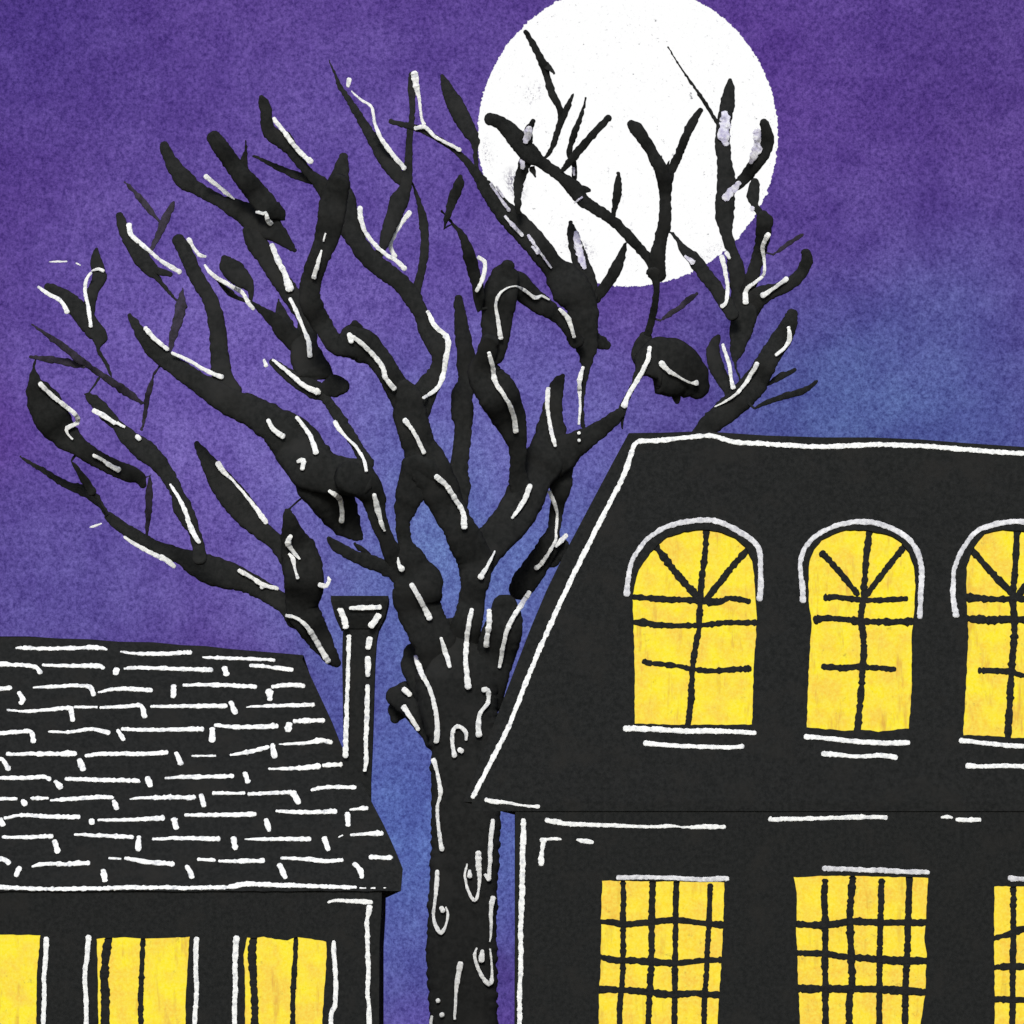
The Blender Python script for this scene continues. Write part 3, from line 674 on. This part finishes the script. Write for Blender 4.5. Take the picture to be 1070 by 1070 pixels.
# painted highlights along the bark: white strokes laid on its surface
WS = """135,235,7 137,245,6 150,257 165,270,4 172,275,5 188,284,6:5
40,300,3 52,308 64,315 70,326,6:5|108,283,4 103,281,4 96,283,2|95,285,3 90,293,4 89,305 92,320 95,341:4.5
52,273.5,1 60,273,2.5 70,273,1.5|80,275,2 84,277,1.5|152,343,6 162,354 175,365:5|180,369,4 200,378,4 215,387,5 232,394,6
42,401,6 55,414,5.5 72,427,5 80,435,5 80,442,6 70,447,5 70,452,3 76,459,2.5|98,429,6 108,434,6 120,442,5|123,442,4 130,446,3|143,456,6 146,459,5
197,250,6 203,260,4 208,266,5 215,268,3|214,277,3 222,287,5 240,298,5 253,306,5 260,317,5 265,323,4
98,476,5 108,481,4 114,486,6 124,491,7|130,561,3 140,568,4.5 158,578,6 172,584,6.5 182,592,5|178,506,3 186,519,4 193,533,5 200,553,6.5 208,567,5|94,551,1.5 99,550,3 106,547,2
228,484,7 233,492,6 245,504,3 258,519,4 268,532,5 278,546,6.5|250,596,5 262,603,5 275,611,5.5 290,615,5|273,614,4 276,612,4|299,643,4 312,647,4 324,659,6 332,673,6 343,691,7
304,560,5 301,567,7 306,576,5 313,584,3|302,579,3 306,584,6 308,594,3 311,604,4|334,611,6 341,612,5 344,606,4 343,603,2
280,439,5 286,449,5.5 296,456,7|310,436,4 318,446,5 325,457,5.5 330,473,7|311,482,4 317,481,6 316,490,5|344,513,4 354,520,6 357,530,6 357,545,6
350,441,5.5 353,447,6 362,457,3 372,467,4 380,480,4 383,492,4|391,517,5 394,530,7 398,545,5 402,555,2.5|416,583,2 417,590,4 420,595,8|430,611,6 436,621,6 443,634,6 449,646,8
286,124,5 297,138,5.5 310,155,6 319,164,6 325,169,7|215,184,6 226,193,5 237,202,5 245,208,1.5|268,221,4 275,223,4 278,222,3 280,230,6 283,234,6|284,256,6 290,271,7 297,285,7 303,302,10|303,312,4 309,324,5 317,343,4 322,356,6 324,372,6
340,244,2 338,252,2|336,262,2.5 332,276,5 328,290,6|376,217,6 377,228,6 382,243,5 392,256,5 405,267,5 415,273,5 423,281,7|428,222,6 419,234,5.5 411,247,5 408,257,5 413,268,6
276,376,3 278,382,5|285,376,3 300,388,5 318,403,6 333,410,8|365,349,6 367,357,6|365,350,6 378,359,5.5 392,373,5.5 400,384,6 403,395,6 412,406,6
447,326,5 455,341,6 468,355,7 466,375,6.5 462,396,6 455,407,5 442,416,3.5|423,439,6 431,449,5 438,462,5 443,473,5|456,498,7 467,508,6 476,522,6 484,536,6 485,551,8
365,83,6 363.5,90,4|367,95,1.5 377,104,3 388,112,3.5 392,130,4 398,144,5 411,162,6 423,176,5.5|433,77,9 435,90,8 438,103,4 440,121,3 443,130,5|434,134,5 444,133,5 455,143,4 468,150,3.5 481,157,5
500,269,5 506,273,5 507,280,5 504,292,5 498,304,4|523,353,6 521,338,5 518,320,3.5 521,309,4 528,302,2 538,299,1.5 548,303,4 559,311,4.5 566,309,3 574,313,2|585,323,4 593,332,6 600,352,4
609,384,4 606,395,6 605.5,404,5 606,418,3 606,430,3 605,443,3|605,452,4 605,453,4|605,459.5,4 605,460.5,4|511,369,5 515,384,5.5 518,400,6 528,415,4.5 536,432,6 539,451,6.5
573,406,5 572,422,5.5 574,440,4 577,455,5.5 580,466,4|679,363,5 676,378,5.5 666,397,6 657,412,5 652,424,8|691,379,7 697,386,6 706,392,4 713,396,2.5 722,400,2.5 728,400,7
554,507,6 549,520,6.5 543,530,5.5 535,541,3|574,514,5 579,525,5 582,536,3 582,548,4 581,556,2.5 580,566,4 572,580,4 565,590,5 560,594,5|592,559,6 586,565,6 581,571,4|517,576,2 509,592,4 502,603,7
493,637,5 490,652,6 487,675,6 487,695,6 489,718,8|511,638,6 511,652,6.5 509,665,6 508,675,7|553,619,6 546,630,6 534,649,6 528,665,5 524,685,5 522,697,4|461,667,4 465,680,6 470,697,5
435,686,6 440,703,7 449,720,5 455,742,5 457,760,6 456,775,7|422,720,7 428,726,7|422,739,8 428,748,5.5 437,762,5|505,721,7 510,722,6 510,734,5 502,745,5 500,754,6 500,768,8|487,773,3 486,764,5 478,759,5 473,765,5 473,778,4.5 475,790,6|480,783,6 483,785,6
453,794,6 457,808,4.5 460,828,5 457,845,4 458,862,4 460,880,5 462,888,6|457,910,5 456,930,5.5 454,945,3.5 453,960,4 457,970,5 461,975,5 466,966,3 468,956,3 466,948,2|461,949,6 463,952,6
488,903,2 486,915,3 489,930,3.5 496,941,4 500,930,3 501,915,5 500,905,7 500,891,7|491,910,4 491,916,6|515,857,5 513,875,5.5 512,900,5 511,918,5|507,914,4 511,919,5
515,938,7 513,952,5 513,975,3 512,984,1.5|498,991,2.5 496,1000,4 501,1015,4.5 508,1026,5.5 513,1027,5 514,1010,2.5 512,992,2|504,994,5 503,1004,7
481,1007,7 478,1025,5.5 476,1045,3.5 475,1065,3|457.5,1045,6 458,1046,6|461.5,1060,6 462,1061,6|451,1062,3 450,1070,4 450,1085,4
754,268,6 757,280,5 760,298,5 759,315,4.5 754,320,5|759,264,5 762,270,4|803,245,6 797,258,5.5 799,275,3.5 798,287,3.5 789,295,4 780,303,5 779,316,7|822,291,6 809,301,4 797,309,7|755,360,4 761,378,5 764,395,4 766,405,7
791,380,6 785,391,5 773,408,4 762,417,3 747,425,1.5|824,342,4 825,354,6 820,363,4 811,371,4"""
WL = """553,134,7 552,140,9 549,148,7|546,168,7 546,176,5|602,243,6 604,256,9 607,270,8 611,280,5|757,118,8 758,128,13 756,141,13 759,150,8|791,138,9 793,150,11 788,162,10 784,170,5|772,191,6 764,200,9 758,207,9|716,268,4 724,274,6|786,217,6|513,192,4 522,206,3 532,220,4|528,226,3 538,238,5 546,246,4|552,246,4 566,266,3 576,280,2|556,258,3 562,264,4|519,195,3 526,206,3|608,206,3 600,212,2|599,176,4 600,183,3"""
vs = []; fs = []; own = []
for k, mb in meshes.items():
    o_ = len(vs); vs += mb.v; fs += [tuple(i + o_ for i in f) for f in mb.f]; own += [k]*len(mb.f)
bvh = BVHTree.FromPolygons([Vector(v) for v in vs], fs)
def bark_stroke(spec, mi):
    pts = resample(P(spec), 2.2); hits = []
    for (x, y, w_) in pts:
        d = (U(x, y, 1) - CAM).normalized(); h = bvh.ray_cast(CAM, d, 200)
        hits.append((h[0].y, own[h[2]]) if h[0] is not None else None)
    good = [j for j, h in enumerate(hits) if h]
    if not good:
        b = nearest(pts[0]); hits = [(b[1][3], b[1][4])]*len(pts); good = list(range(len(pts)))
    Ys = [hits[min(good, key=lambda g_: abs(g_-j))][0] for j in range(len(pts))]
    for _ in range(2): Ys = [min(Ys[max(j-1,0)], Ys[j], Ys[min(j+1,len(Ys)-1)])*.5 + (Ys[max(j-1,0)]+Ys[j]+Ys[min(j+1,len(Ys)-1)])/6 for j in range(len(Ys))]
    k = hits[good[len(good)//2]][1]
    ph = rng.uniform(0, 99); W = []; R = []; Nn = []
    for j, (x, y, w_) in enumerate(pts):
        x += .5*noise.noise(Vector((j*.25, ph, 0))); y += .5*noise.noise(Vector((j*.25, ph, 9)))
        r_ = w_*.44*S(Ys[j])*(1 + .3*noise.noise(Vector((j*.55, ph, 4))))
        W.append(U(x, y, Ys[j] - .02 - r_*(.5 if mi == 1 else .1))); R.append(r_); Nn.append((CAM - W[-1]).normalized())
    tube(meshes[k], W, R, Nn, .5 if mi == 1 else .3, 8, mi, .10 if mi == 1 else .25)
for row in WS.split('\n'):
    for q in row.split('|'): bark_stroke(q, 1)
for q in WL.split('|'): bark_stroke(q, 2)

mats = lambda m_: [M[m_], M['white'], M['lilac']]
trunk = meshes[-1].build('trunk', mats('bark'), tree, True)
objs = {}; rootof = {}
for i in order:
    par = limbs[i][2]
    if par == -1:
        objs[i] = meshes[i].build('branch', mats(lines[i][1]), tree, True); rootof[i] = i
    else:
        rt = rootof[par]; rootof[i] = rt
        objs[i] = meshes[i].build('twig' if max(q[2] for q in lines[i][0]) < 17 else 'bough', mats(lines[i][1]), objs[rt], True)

# =================================================================== light
EL, AZ = 33.0, -6.0                          # degrees above the horizon, and left of straight behind the camera
sd = bpy.data.lights.new('front_fill', 'SUN'); sd.energy = 3.1; sd.angle = math.radians(16); sd.color = (1.0, .975, .90)  # added front light that lifts the whites and facades; the moon is behind
so = bpy.data.objects.new('front_fill', sd); col.objects.link(so)
frm = Vector((math.sin(math.radians(AZ))*math.cos(math.radians(EL)), -math.cos(math.radians(AZ))*math.cos(math.radians(EL)), math.sin(math.radians(EL))))
so.rotation_euler = (-frm).to_track_quat('-Z', 'Y').to_euler(); so.location = frm * 40
wd = bpy.data.worlds.new('World'); sc.world = wd; wd.use_nodes = True; nt = wd.node_tree
sk = nt.nodes.new('ShaderNodeTexSky'); sk.sky_type = 'NISHITA'; sk.sun_disc = False
sk.sun_elevation = math.radians(EL); sk.sun_rotation = math.atan2(frm.x, frm.y)
bg = nt.nodes['Background']; bg.inputs['Strength'].default_value = .14
nt.links.new(sk.outputs[0], bg.inputs['Color'])
vs_ = sc.view_settings; vs_.view_transform = 'Standard'; vs_.look = 'None'; vs_.exposure = 0; vs_.gamma = 1
